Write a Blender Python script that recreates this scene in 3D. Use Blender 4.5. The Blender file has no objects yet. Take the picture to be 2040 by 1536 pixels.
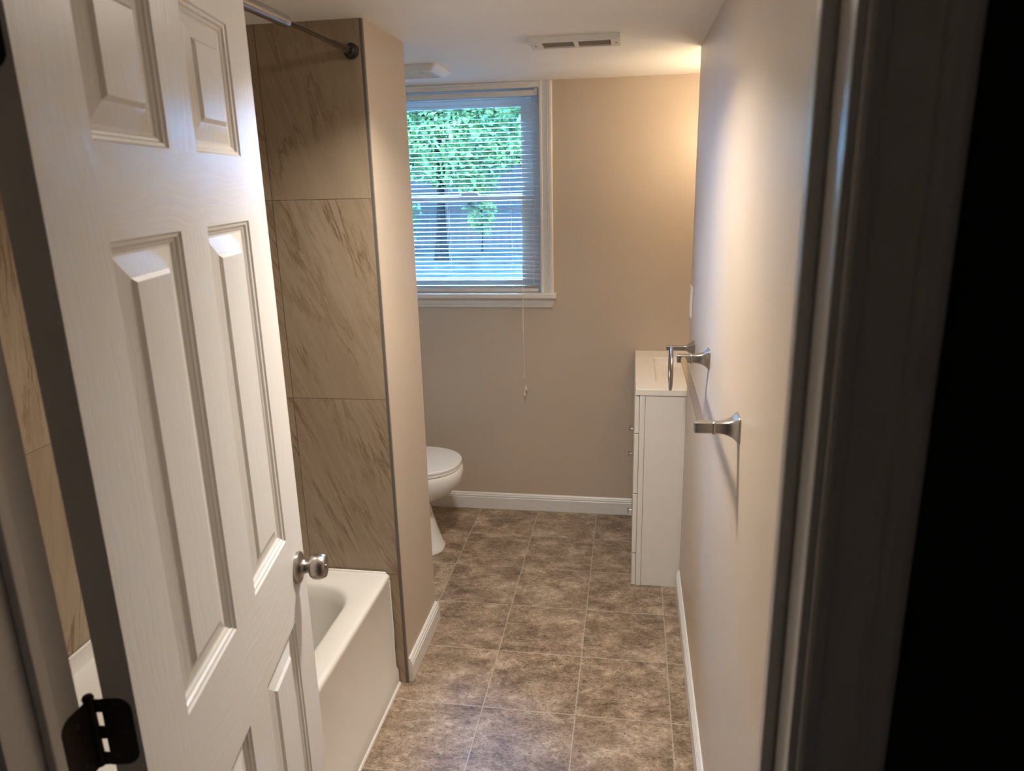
import bpy, bmesh, math, random
from mathutils import Vector, Matrix
random.seed(11)
C = bpy.context.scene.collection
PI = math.pi

# ------------------------------------------------------------------ camera
scn = bpy.context.scene
cam_d = bpy.data.cameras.new('camera'); cam = bpy.data.objects.new('camera', cam_d); C.objects.link(cam)
F_PX, YAW, PITCH, ROLL = 1461.585, -0.163447, 0.269807, 0.0240903
CAM = Vector((0.75992, -3.53226, 1.66644))
fw = Vector((math.sin(YAW)*math.cos(PITCH), math.cos(YAW)*math.cos(PITCH), -math.sin(PITCH)))
rt = Vector((math.cos(YAW), -math.sin(YAW), 0)); dn = fw.cross(rt)
r2 = rt*math.cos(ROLL) + dn*math.sin(ROLL); d2 = -rt*math.sin(ROLL) + dn*math.cos(ROLL)
M4 = Matrix((r2, -d2, -fw)).transposed().to_4x4(); M4.translation = CAM
cam.matrix_world = M4
cam_d.sensor_width = 36.0; cam_d.sensor_fit = 'HORIZONTAL'; cam_d.lens = F_PX/2040*36
cam_d.clip_start = 0.05; cam_d.clip_end = 200
cam_d.dof.use_dof = True; cam_d.dof.focus_distance = 2.7; cam_d.dof.aperture_fstop = 6.5
scn.camera = cam

# ------------------------------------------------------------------ world, sun, exposure
w = bpy.data.worlds.new('sky'); scn.world = w; w.use_nodes = True
bg = w.node_tree.nodes['Background']; bg.inputs[0].default_value = (0.22, 0.52, 1.0, 1); bg.inputs[1].default_value = 170.0
sd = bpy.data.lights.new('sun', 'SUN'); sd.energy = 9.0; sd.angle = 0.02; sd.color = (0.72, 0.93, 1.0)
sun = bpy.data.objects.new('sun', sd); C.objects.link(sun)
sun.rotation_euler = Vector((0.35, 0.62, -0.80)).to_track_quat('-Z', 'Y').to_euler()
LAMP_VANITY = 40.0      # emission of the vanity globes
LAMP_BEAM = 14.8; LAMP_CEIL = 33.0        # emission of the ceiling dome
WARM = (1.0, 0.78, 0.51); WARM_C = (1.0, 0.915, 0.815)
scn.view_settings.view_transform = 'Standard'; scn.view_settings.look = 'None'
scn.view_settings.exposure = 0.12; scn.view_settings.gamma = 1.0; scn.view_settings.use_curve_mapping = False
scn.cycles.use_denoising = True
scn.cycles.max_bounces = 12; scn.cycles.diffuse_bounces = 6

# ------------------------------------------------------------------ materials
class NT:
    def __init__(s, name):
        s.m = bpy.data.materials.new(name); s.m.use_nodes = True
        s.t = s.m.node_tree; s.b = s.t.nodes['Principled BSDF']; s.out = s.t.nodes['Material Output']
    def n(s, typ, **kw):
        x = s.t.nodes.new('ShaderNode' + typ)
        for k, v in kw.items():
            if k.startswith('i_'):
                key = k[2:]; x.inputs[int(key) if key.isdigit() else key].default_value = v
            else: setattr(x, k, v)
        return x
    def l(s, a, ai, b, bi): s.t.links.new(a.outputs[ai], b.inputs[bi])
    def math(s, op, a, b=None, c=None):
        x = s.n('Math', operation=op)
        for i, v in enumerate((a, b, c)):
            if v is None: continue
            if isinstance(v, (int, float)): x.inputs[i].default_value = v
            else: s.t.links.new(v, x.inputs[i])
        return x.outputs[0]
    def ramp(s, fac, stops):
        r = s.n('ValToRGB'); e = r.color_ramp.elements
        while len(e) < len(stops): e.new(0.5)
        for el, (p, c) in zip(e, stops):
            el.position = p; el.color = (c, c, c, 1) if isinstance(c, (int, float)) else (*c, 1)
        s.t.links.new(fac, r.inputs[0]); return r.outputs[0]
    def mix(s, fac, a, b, blend='MIX'):
        x = s.n('Mix', data_type='RGBA', blend_type=blend)
        for i, v in ((0, fac), (6, a), (7, b)):
            if isinstance(v, (int, float)): x.inputs[i].default_value = v
            elif isinstance(v, tuple): x.inputs[i].default_value = (*v, 1)
            else: s.t.links.new(v, x.inputs[i])
        return x.outputs[2]
    def obj(s): return s.n('TexCoord').outputs['Object']
    def mapping(s, vec, scale=(1, 1, 1), rot=(0, 0, 0), loc=(0, 0, 0)):
        x = s.n('Mapping'); x.inputs['Scale'].default_value = scale; x.inputs['Rotation'].default_value = rot; x.inputs['Location'].default_value = loc
        s.t.links.new(vec, x.inputs[0]); return x.outputs[0]
    def noise(s, vec, scale, detail=4, rough=0.5, dist=0.0):
        x = s.n('TexNoise'); x.inputs['Scale'].default_value = scale; x.inputs['Detail'].default_value = detail
        x.inputs['Roughness'].default_value = rough; x.inputs['Distortion'].default_value = dist
        s.t.links.new(vec, x.inputs['Vector']); return x.outputs['Fac']
    def bump(s, h, strength=0.2, dist=0.001):
        x = s.n('Bump'); x.inputs['Strength'].default_value = strength; x.inputs['Distance'].default_value = dist
        s.t.links.new(h, x.inputs['Height']); s.t.links.new(x.outputs[0], s.b.inputs['Normal'])
    def base(s, v):
        if isinstance(v, tuple): s.b.inputs['Base Color'].default_value = (*v, 1)
        else: s.t.links.new(v, s.b.inputs['Base Color'])
    def pr(s, **kw):
        for k, v in kw.items(): s.b.inputs[k.replace('_', ' ')].default_value = v

def plain(name, col, rough=0.5, metal=0.0, nscale=60, nstr=0.04, var=0.04, spec=0.5, coat=0.0):
    t = NT(name); o = t.obj(); n = t.noise(o, nscale, 3)
    lo = tuple(c*(1-var) for c in col); hi = tuple(min(1, c*(1+var)) for c in col)
    t.base(t.ramp(n, [(0.3, lo), (0.7, hi)])); t.pr(Roughness=rough, Metallic=metal)
    t.b.inputs['Specular IOR Level'].default_value = spec; t.b.inputs['Coat Weight'].default_value = coat
    if nstr: t.bump(n, nstr, 0.001)
    return t.m

def brushed(name, col, rough, axis=2):
    t = NT(name); o = t.obj(); sc = [400, 400, 400]; sc[axis] = 12
    n = t.noise(t.mapping(o, tuple(sc)), 1.0, 2)
    t.base(t.ramp(n, [(0.3, tuple(c*0.92 for c in col)), (0.7, col)])); t.pr(Metallic=1.0)
    r = t.math('MULTIPLY_ADD', n, 0.05, rough-0.025); t.t.links.new(r, t.b.inputs['Roughness'])
    return t.m

def grain_paint(name, axis):
    """semi-gloss white over an embossed wood grain; the grain runs along the given axis"""
    t = NT(name); o = t.obj()
    sc = [55, 55, 55]; sc[axis] = 2.2
    n0 = t.noise(t.mapping(o, (1.0, 1, 1.0)), 5.0, 2)
    wob = t.n('VectorMath', operation='MULTIPLY_ADD'); t.t.links.new(o, wob.inputs[0])
    wob.inputs[1].default_value = (1, 1, 1)
    comb = t.n('CombineXYZ'); k = t.math('MULTIPLY', n0, 0.06)
    for i in (0, 2):
        if i != axis: t.t.links.new(k, comb.inputs[i])
    t.t.links.new(comb.outputs[0], wob.inputs[2])
    n = t.noise(t.mapping(wob.outputs[0], tuple(sc)), 2.2, 3, 0.55)
    t.base((0.80, 0.785, 0.76)); t.pr(Roughness=0.36)
    t.bump(n, 0.42, 0.0016)
    return t.m

def tile_wall(name, ax, off, wid=0.305):
    """large beige stone-look tiles, 0.305 x 0.61 m, rust veins at a different slant in each tile"""
    t = NT(name); o = t.obj(); s = t.n('SeparateXYZ'); t.t.links.new(o, s.inputs[0])
    u = t.math('DIVIDE', t.math('ADD', s.outputs[ax], off), wid); v = t.math('DIVIDE', t.math('ADD', s.outputs[2], -0.420), 0.606)
    iu, iv = t.math('FLOOR', u), t.math('FLOOR', v); fu, fv = t.math('FRACT', u), t.math('FRACT', v)
    cid = t.n('CombineXYZ'); t.t.links.new(iu, cid.inputs[0]); t.t.links.new(iv, cid.inputs[1]); cid.inputs[2].default_value = 7.3 + ax
    wn = t.n('TexWhiteNoise'); t.t.links.new(cid.outputs[0], wn.inputs['Vector'])
    pos = t.n('CombineXYZ'); t.t.links.new(s.outputs[ax], pos.inputs[0]); t.t.links.new(s.outputs[2], pos.inputs[1])
    sh = t.n('VectorMath', operation='MULTIPLY_ADD'); t.t.links.new(wn.outputs['Color'], sh.inputs[0]); sh.inputs[1].default_value = (7, 7, 7); t.t.links.new(pos.outputs[0], sh.inputs[2])
    rot = t.n('VectorRotate', rotation_type='Z_AXIS'); t.t.links.new(sh.outputs[0], rot.inputs['Vector'])
    t.t.links.new(t.math('MULTIPLY_ADD', wn.outputs['Value'], -0.42, -0.14 if ax == 0 else 0.5), rot.inputs['Angle'])
    r = rot.outputs[0]
    n1 = t.noise(t.mapping(r, (8, 1.1, 1)), 1.0, 7, 0.58, 0.4)
    n2 = t.noise(t.mapping(r, (30, 2.4, 1), loc=(3, 5, 0)), 1.0, 8, 0.66, 0.5)
    n3 = t.noise(r, 3.0, 4); n4 = t.noise(t.mapping(r, (120, 40, 1)), 1.0, 4, 0.7)
    v1 = t.math('SUBTRACT', 1.0, t.math('MULTIPLY', t.math('ABSOLUTE', t.math('SUBTRACT', n1, 0.5)), 60.0))
    v1 = t.math('MULTIPLY', t.math('MAXIMUM', v1, 0.0), t.ramp(n3, [(0.42, 0.0), (0.62, 1.0)]))
    v2 = t.math('MAXIMUM', t.math('SUBTRACT', 1.0, t.math('MULTIPLY', t.math('ABSOLUTE', t.math('SUBTRACT', n2, 0.52)), 22.0)), 0.0)
    v2 = t.math('MULTIPLY', v2, t.ramp(n3, [(0.35, 0.05), (0.7, 0.5)]))
    basec = t.ramp(n1, [(0.25, (0.28, 0.208, 0.135)), (0.5, (0.36, 0.278, 0.190)), (0.75, (0.42, 0.332, 0.24))])
    basec = t.mix(t.math('MULTIPLY', n4, 0.35), basec, (0.28, 0.215, 0.15))
    c = t.mix(t.math('MULTIPLY', v2, 0.85), basec, (0.19, 0.118, 0.060))
    c = t.mix(t.math('MULTIPLY', v1, 0.8), c, (0.15, 0.085, 0.036))
    eu = t.math('LESS_THAN', t.math('MINIMUM', fu, t.math("SUBTRACT", 1.0, fu)), 0.0040)
    ev = t.math('LESS_THAN', t.math('MINIMUM', fv, t.math('SUBTRACT', 1.0, fv)), 0.0018)
    g = t.math('MAXIMUM', eu, ev)
    c = t.mix(t.math('MULTIPLY', g, 0.85), c, (0.12, 0.09, 0.065))
    t.base(c); t.pr(Roughness=0.33)
    t.bump(t.math('SUBTRACT', t.math('MULTIPLY', n2, 0.25), t.math('ADD', g, t.math('MULTIPLY', v1, 0.3))), 0.25, 0.0012)
    return t.m

def floor_tiles():
    t = NT('floor_vinyl_tile'); o = t.obj(); s = t.n('SeparateXYZ'); t.t.links.new(o, s.inputs[0])
    T = 0.305
    u = t.math('DIVIDE', s.outputs[0], T); v = t.math('DIVIDE', s.outputs[1], T)
    cid = t.n('CombineXYZ'); t.t.links.new(t.math('FLOOR', u), cid.inputs[0]); t.t.links.new(t.math('FLOOR', v), cid.inputs[1])
    wn = t.n('TexWhiteNoise'); t.t.links.new(cid.outputs[0], wn.inputs['Vector'])
    sh = t.n('VectorMath', operation='MULTIPLY_ADD'); t.t.links.new(wn.outputs['Color'], sh.inputs[0]); sh.inputs[1].default_value = (5, 5, 5); t.t.links.new(o, sh.inputs[2])
    p = sh.outputs[0]
    a = t.noise(t.mapping(p, (0.7, 1.0, 1)), 11.0, 9, 0.72, 0.3)
    b = t.noise(t.mapping(p, (0.8, 1.0, 1), loc=(9, 2, 0)), 60.0, 9, 0.78, 0.6)
    d = t.noise(t.mapping(p, (0.6, 1.2, 1), loc=(1, 7, 0)), 24.0, 8, 0.7, 1.6)
    f = t.math('ADD', t.math('MULTIPLY', a, 0.55), t.math('MULTIPLY', b, 0.45))
    c = t.ramp(f, [(0.32, (0.080, 0.050, 0.032)), (0.43, (0.225, 0.157, 0.104)), (0.53, (0.39, 0.29, 0.205)), (0.64, (0.66, 0.54, 0.42))])
    crack = t.math('MAXIMUM', t.math('SUBTRACT', 1.0, t.math('MULTIPLY', t.math('ABSOLUTE', t.math('SUBTRACT', d, 0.5)), 30.0)), 0.0)
    fl = t.ramp(t.noise(t.mapping(p, (0.7, 1, 1), loc=(4, 4, 0)), 150.0, 4, 0.7), [(0.36, 1.0), (0.44, 0.0)])
    c = t.mix(t.math('MULTIPLY', fl, 0.8), c, (0.06, 0.040, 0.028))
    crack = t.math('MULTIPLY', crack, t.ramp(a, [(0.4, 1.0), (0.56, 0.1)]))
    c = t.mix(t.math('MULTIPLY', crack, 0.8), c, (0.05, 0.03, 0.02))
    fu, fv = t.math('FRACT', u), t.math('FRACT', v)
    wob = t.math('MULTIPLY_ADD', b, 0.004, 0.0048)
    eu = t.math('LESS_THAN', t.math('MINIMUM', fu, t.math('SUBTRACT', 1.0, fu)), wob)
    ev = t.math('LESS_THAN', t.math('MINIMUM', fv, t.math('SUBTRACT', 1.0, fv)), wob)
    g = t.math('MAXIMUM', eu, ev)
    gc = t.ramp(b, [(0.3, (0.36, 0.30, 0.24)), (0.7, (0.56, 0.49, 0.41))])
    t.base(t.mix(t.math('MULTIPLY', g, 0.85), c, gc))
    r = t.math('MULTIPLY_ADD', b, 0.25, 0.27); t.t.links.new(r, t.b.inputs['Roughness'])
    t.bump(t.math('SUBTRACT', t.math('MULTIPLY', b, 0.6), t.math('MULTIPLY', g, 0.8)), 0.35, 0.0012)
    return t.m

def wall_paint(name, col, rough=0.36):
    t = NT(name); o = t.obj(); n = t.noise(o, 3.0, 3); f = t.noise(o, 160.0, 2)
    t.base(t.ramp(n, [(0.3, tuple(c*0.97 for c in col)), (0.7, tuple(c*1.03 for c in col))])); t.pr(Roughness=rough)
    t.bump(f, 0.05, 0.001); return t.m

def glow(name, col, strength):
    t = NT(name); o = t.obj(); n = t.noise(o, 8, 2)
    e = t.n('Emission'); e.inputs[1].default_value = strength
    t.t.links.new(t.ramp(n, [(0.2, tuple(c*0.97 for c in col)), (0.8, col)]), e.inputs[0])
    t.t.links.new(e.outputs[0], t.out.inputs[0]); return t.m

def pane_glass():
    t = NT('pane_glass'); tr = t.n('BsdfTransparent'); tr.inputs[0].default_value = (0.93, 0.97, 0.97, 1)
    gl = t.n('BsdfGlossy'); gl.inputs['Roughness'].default_value = 0.02
    fr = t.n('Fresnel'); fr.inputs[0].default_value = 1.45
    mx = t.n('MixShader'); t.l(fr, 0, mx, 0); t.l(tr, 0, mx, 1); t.l(gl, 0, mx, 2); t.l(mx, 0, t.out, 0); return t.m

def leaf_mat(name, lo, hi):
    t = NT(name); o = t.obj(); n = t.noise(o, 3.5, 4); col = t.ramp(n, [(0.35, lo), (0.65, hi)])
    d = t.n('BsdfDiffuse'); tl = t.n('BsdfTranslucent'); mx = t.n('MixShader'); mx.inputs[0].default_value = 0.4
    t.t.links.new(col, d.inputs[0]); t.t.links.new(col, tl.inputs[0]); t.l(d, 0, mx, 1); t.l(tl, 0, mx, 2); t.l(mx, 0, t.out, 0); return t.m

def plank_mat():
    t = NT('weathered_fence_wood'); o = t.obj(); n = t.noise(t.mapping(o, (30, 30, 2)), 1.0, 5, 0.6)
    t.base(t.ramp(n, [(0.3, (0.0150, 0.0125, 0.0125)), (0.7, (0.0240, 0.0205, 0.0200))])); t.pr(Roughness=0.95); t.b.inputs['Specular IOR Level'].default_value = 0.0; return t.m

def slat_mat():
    t = NT('blind_slat_white'); o = t.obj(); n = t.noise(o, 20, 2)
    col = t.ramp(n, [(0.3, (0.80, 0.79, 0.77)), (0.7, (0.84, 0.83, 0.81))])
    d = t.n('BsdfPrincipled'); d.inputs['Roughness'].default_value = 0.4; t.t.links.new(col, d.inputs[0])
    tl = t.n('BsdfTranslucent'); t.t.links.new(col, tl.inputs[0])
    mx = t.n('MixShader'); mx.inputs[0].default_value = 0.12; t.l(d, 0, mx, 1); t.l(tl, 0, mx, 2); t.l(mx, 0, t.out, 0); return t.m

PAINT = wall_paint('taupe_wall_paint', (0.56, 0.465, 0.37))
CEILP = wall_paint('ceiling_white_paint', (0.90, 0.89, 0.88), 0.6)
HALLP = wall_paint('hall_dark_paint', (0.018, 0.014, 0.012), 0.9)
HALLF = plain('hall_dark_carpet', (0.05, 0.04, 0.035), 0.95, nscale=300, nstr=0.3)
FLOORM = floor_tiles()
TILE_END = tile_wall('tub_end_tile', 0, 0.288, 0.33)
TILE_BACK = tile_wall('tub_back_tile', 1, 0.22)
TRIM = plain('trim_white_paint', (0.78, 0.77, 0.75), 0.32, nscale=40, nstr=0.03, var=0.02)
JAMBM = plain('jamb_white_gloss', (0.74, 0.73, 0.72), 0.28, nscale=30, nstr=0.05, var=0.02)
DOOR_V = grain_paint('door_grain_vertical', 2)
DOOR_H = grain_paint('door_grain_horizontal', 0)
TUBM = plain('tub_white_acrylic', (0.80, 0.775, 0.73), 0.16, nscale=5, nstr=0.0, var=0.015)
CAULK = plain('white_caulk', (0.82, 0.80, 0.76), 0.5, nscale=120, nstr=0.3)
PORC = plain('toilet_porcelain', (0.84, 0.83, 0.81), 0.08, nscale=4, nstr=0.0, var=0.01)
LIDM = plain('toilet_seat_plastic', (0.84, 0.84, 0.83), 0.22, nscale=10, nstr=0.0, var=0.01)
CABM = plain('cabinet_white', (0.79, 0.765, 0.735), 0.4, nscale=20, nstr=0.02, var=0.015)
COUNT = plain('counter_cultured_marble', (0.86, 0.82, 0.77), 0.13, nscale=6, nstr=0.0, var=0.02)
NICKEL = brushed('brushed_nickel', (0.45, 0.42, 0.39), 0.32)
BARM = brushed('satin_nickel_bar', (0.46, 0.43, 0.41), 0.17, 1)
KNOBM = brushed('satin_nickel_knob', (0.46, 0.42, 0.39), 0.30, 1)
RODM = brushed('dark_nickel_rod', (0.44, 0.42, 0.42), 0.22, 1)
BLACKM = plain('black_rubber_end', (0.02, 0.018, 0.02), 0.35, nscale=90)
BRONZE = plain('dark_bronze_hinge', (0.030, 0.022, 0.016), 0.42, 0.6, nscale=80, nstr=0.1, var=0.2)
DARKHOLE = plain('dark_gap', (0.02, 0.018, 0.016), 0.8)
VINYLM = plain('window_vinyl', (0.80, 0.81, 0.82), 0.35, nscale=30, nstr=0.02, var=0.02)
SLATM = slat_mat()
CORDM = plain('blind_cord', (0.80, 0.77, 0.70), 0.7, nscale=400, nstr=0.3)
BRASS = plain('aged_brass', (0.35, 0.23, 0.06), 0.4, 0.9, nscale=90, var=0.15)
VENTM = plain('vent_white_metal', (0.76, 0.75, 0.73), 0.4, nscale=50, nstr=0.03, var=0.02)
VENTG = plain('vent_grey_louvre', (0.42, 0.38, 0.34), 0.55, nscale=50, nstr=0.03)
PLAST = plain('switch_plastic', (0.80, 0.79, 0.77), 0.3, nscale=30, nstr=0.0, var=0.01)
GLASS = pane_glass()
LEAF = [leaf_mat('leaf_bright', (0.012, 0.028, 0.016), (0.075, 0.110, 0.034)), leaf_mat('leaf_deep', (0.008, 0.020, 0.013), (0.040, 0.075, 0.032))]
BARK = plain('bark', (0.0050, 0.0046, 0.0048), 0.9, nscale=30, nstr=0.5, var=0.3, spec=0.0)
PLANK = plank_mat()
GROUND = plain('dry_grass_ground', (0.0095, 0.0105, 0.0098), 0.95, nscale=5, nstr=0.6, var=0.45, spec=0.0)
VGLOW = glow('vanity_globe_glow', WARM, LAMP_VANITY)
CGLOW = glow('ceiling_dome_glow', WARM_C, LAMP_CEIL)

# ------------------------------------------------------------------ mesh helpers
def obj(name, bm, mats, parent=None, smooth=None, loc=None, bevel=None, recalc=True):
    if recalc: bmesh.ops.recalc_face_normals(bm, faces=bm.faces)
    me = bpy.data.meshes.new(name); bm.to_mesh(me); bm.free()
    o = bpy.data.objects.new(name, me); C.objects.link(o)
    for m in (mats if isinstance(mats, (list, tuple)) else [mats]): me.materials.append(m)
    if parent is not None: o.parent = parent
    if loc is not None: o.location = loc
    if bevel:
        b = o.modifiers.new('bevel', 'BEVEL'); b.width = bevel; b.segments = 3; b.limit_method = 'ANGLE'; b.angle_limit = math.radians(40)
    if smooth is not None:
        for p in me.polygons: p.use_smooth = True
        try: me.set_sharp_from_angle(angle=math.radians(smooth))
        except Exception: pass
    return o
def tag(o, label, cat, group=None, kind=None):
    o['label'] = label; o['category'] = cat
    if group: o['group'] = group
    if kind: o['kind'] = kind
    return o
def thing(name, label, cat, loc=(0, 0, 0), rz=0, group=None, kind=None):
    o = bpy.data.objects.new(name, None); C.objects.link(o); o.location = loc; o.rotation_euler = (0, 0, rz)
    o.empty_display_size = 0.05
    return tag(o, label, cat, group, kind)
def box(bm, x0, x1, y0, y1, z0, z1, mi=0):
    v = [bm.verts.new(p) for p in ((x0, y0, z0), (x1, y0, z0), (x1, y1, z0), (x0, y1, z0), (x0, y0, z1), (x1, y0, z1), (x1, y1, z1), (x0, y1, z1))]
    fs = []
    for q in ((0, 3, 2, 1), (4, 5, 6, 7), (0, 1, 5, 4), (1, 2, 6, 5), (2, 3, 7, 6), (3, 0, 4, 7)):
        f = bm.faces.new([v[i] for i in q]); f.material_index = mi; fs.append(f)
    return v
def bx(*a): bm = bmesh.new(); box(bm, *a); return bm
def loft(bm, loops, cap0=True, cap1=True, closed=True, mi=0):
    rings = [[bm.verts.new(p) for p in L] for L in loops]
    n = len(rings[0])
    for a, b in zip(rings, rings[1:]):
        for i in range(n if closed else n-1):
            j = (i+1) % n
            try: bm.faces.new((a[i], a[j], b[j], b[i])).material_index = mi
            except ValueError: pass
    if cap0: bm.faces.new(list(reversed(rings[0]))).material_index = mi
    if cap1: bm.faces.new(rings[-1]).material_index = mi
    return rings
def profile(bm, prof, org, a, b, wdir, length, mi=0):
    org, a, b, wdir = Vector(org), Vector(a), Vector(b), Vector(wdir)
    L0 = [org + a*u + b*v for u, v in prof]; L1 = [p + wdir*length for p in L0]
    loft(bm, [L0, L1], mi=mi)
def frame_for(d):
    d = Vector(d).normalized(); up = Vector((0, 0, 1)) if abs(d.z) < 0.9 else Vector((1, 0, 0))
    a = d.cross(up).normalized(); return d, a, a.cross(d).normalized()
def lathe(bm, prof, org, axis, n=32, mi=0):
    """prof: (distance along axis, radius)"""
    org = Vector(org); d, a, b = frame_for(axis)
    loops = [[org + d*t + (a*math.cos(2*PI*k/n) + b*math.sin(2*PI*k/n))*max(r, 1e-5) for k in range(n)] for t, r in prof]
    loft(bm, loops, mi=mi)
def tube(bm, pts, r, n=10, mi=0):
    pts = [Vector(p) for p in pts]; loops = []; pa = None
    for i, p in enumerate(pts):
        d = (pts[min(i+1, len(pts)-1)] - pts[max(i-1, 0)]).normalized()
        if pa is None: _, a, b = frame_for(d)
        else:
            a = (pa - d*pa.dot(d)).normalized(); b = d.cross(a)
        pa = a; rr = r[i] if isinstance(r, (list, tuple)) else r
        loops.append([p + (a*math.cos(2*PI*k/n) + b*math.sin(2*PI*k/n))*rr for k in range(n)])
    loft(bm, loops, mi=mi)
def superloop(cx, cy, hx, hy, z, e=2.5, n=48, xb=None):
    """superellipse outline; xb squares the back of the shape off at x = xb"""
    out = []
    for k in range(n):
        t = 2*PI*k/n; c, s = math.cos(t), math.sin(t)
        x = cx + hx*math.copysign(abs(c)**(2/e), c); y = cy + hy*math.copysign(abs(s)**(2/e), s)
        if xb is not None: x = max(x, xb)
        out.append((x, y, z))
    return out
def struct(name, bm, m, label, cat, **kw):
    o = obj(name, bm, m, **kw); return tag(o, label, cat, kind='structure')

# ------------------------------------------------------------------ room shell
CZ = 2.106; YF = -0.008; XR = 0.985; XL = -0.755; YD = -2.933; YH = -3.029
struct('floor', bx(XL-.15, 1.42, -2.985, .15, -.08, 0), FLOORM, 'brown mottled stone-look floor tiles with pale grout lines', 'floor')
struct('floor_hall', bx(-1.4, 1.9, -4.75, -2.985, -.08, 0.0), HALLF, 'dark hall floor outside the doorway', 'floor')
struct('ceiling', bx(-1.4, 1.9, -4.75, .15, CZ, CZ+.2), CEILP, 'smooth white ceiling above the bathroom', 'ceiling')
XWL, XWR, ZW0, ZW1 = -0.60, 0.336, 1.149, 2.082       # window opening
bm = bmesh.new()
box(bm, XL-.15, XWL, YF, .15, 0, CZ); box(bm, XWR, 1.42, YF, .15, 0, CZ); box(bm, XWL, XWR, YF, .15, 0, ZW0-.03); box(bm, XWL, XWR, YF, .15, ZW1, CZ)
struct('wall_far', bm, PAINT, 'taupe painted far wall with the window in it', 'wall')
struct('wall_right', bx(XR, 1.42, YD, -.705, 0, CZ), PAINT, 'taupe satin wall carrying the towel bar', 'wall')
struct('wall_recess', bx(1.275, 1.42, -.705, YF, 0, CZ), PAINT, 'taupe wall of the recess behind the vanity', 'wall')
struct('wall_left', bx(XL-.15, XL, YH, YF, 0, CZ), [TILE_BACK], 'beige veined tile wall behind the bathtub', 'wall')
bm = bx(XL, .027, -1.432, -1.068, 0, CZ)
struct('wall_partition', bm, PAINT, 'thick taupe partition between the bathtub and the toilet', 'wall')
struct('wall_tub_end', bx(XL, .017, -1.4415, -1.4325, 0, CZ), TILE_END, 'beige veined stone tiles at the end of the bathtub', 'wall')
bm = bmesh.new()
box(bm, .0172, .0248, -1.4405, -1.4325, 0, CZ)
struct('trim_1', bm, plain('tile_edge_trim', (0.13, 0.115, 0.10), 0.45), 'dark edge strip where the tiles meet the partition', 'trim')
JL, JR, JT = .169, .889, 2.045                       # door opening faces of the jambs
bm = bmesh.new(); box(bm, XL, JL-.017, -2.98, YD, 0, CZ); box(bm, JR+.017, XR, -2.98, YD, 0, CZ); box(bm, JL-.017, JR+.017, -2.98, YD, JT+.017, CZ)
struct('wall_door', bm, PAINT, 'taupe wall around the doorway, bathroom side', 'wall')
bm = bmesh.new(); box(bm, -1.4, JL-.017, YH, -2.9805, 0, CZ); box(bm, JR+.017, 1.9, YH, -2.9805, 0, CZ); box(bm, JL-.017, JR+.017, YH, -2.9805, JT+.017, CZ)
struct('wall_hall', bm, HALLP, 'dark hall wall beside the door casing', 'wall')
bm = bmesh.new(); box(bm, -1.4, -1.25, -4.75, YH, 0, CZ); box(bm, 1.75, 1.9, -4.75, YH, 0, CZ); box(bm, -1.25, 1.75, -4.75, -4.6, 0, CZ)
struct('wall_hall_back', bm, wall_paint('hall_back_paint', (0.46, 0.45, 0.47), 0.8), 'unlit walls of the hall behind the viewer', 'wall')

# baseboards
BB = [(0, 0), (.013, 0), (.014, .002), (.014, .064), (.0115, .067), (.0125, .071), (.0120, .075), (.0085, .079), (.0085, .083), (.0050, .088), (.0025, .090), (0, .090)]
def baseboard(name, segs, label):
    bm = bmesh.new()
    for org, a, wd, L in segs: profile(bm, BB, org, a, (0, 0, 1), wd, L)
    return struct(name, bm, TRIM, label, 'baseboard')
baseboard('baseboard_far', [((XL, YF, 0), (0, -1, 0), (1, 0, 0), .80-XL)], 'white baseboard under the window wall')
baseboard('baseboard_right', [((XR, -2.915, 0), (-1, 0, 0), (0, 1, 0), 2.915-.712)], 'white baseboard running along the towel bar wall')
baseboard('baseboard_partition', [((.027, -1.428, 0), (1, 0, 0), (0, 1, 0), 1.428-1.068), ((XL, -1.068, 0), (0, 1, 0), (1, 0, 0), .027-XL+.014)], 'short white baseboard on the partition end by the bathtub')
# bathroom-coloured lining on the toilet side of the left wall
struct('wall_left_painted', bx(XL-.002, XL+.004, -1.0535, YF-.0005, 0.0005, CZ-.0005), PAINT, 'taupe left wall behind the toilet tank', 'wall')

# ------------------------------------------------------------------ door frame (jambs, stops, casings)
def casing_prof(wd=.060):
    k = wd/.060
    return [(0, 0), (0, .0065), (.003*k, .0085), (.0105*k, .0085), (.0125*k, .0065), (.0165*k, .0070), (.034*k, .0105), (.0385*k, .0135), (.0405*k, .0120), (.0455*k, .0150), (.055*k, .0150), (.060*k, .0120), (.060*k, 0)]
dfm = thing('trim_2', 'white door frame with stop and moulded casing at the doorway', 'door frame', (JL, YD, 0), kind='structure')
dfm_o = Vector((JL, YD, 0))
def local(bm, o): bmesh.ops.translate(bm, verts=bm.verts, vec=-Vector(o)); return bm
def in_frame(bm): return local(bm, dfm_o)
STY0, STY1 = -2.987, -2.972
for nm, xj, sgn in (('left', JL, 1), ('right', JR, -1)):
    x0, x1 = (xj-.0165, xj) if sgn > 0 else (xj, xj+.0165)
    obj('jamb', in_frame(bx(x0, x1, YH, YD, 0, JT)), JAMBM, dfm, bevel=.0012)
    s0, s1 = (xj, xj+.011) if sgn > 0 else (xj-.011, xj)
    obj('stop', in_frame(bx(s0, s1, STY0, STY1, 0, JT-.011)), JAMBM, dfm, bevel=.002)
    for yb, dy in ((YH, -1), (YD, 1)):
        bm = bmesh.new()
        profile(bm, casing_prof(), (xj - sgn*.006, yb, 0), (-sgn, 0, 0), (0, dy, 0), (0, 0, 1), min(CZ-.002, JT+.06))
        obj('casing', in_frame(bm), JAMBM, dfm)
obj('head_jamb', in_frame(bx(JL-.0165, JR+.0165, YH, YD, JT, JT+.0165)), JAMBM, dfm)
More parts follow.
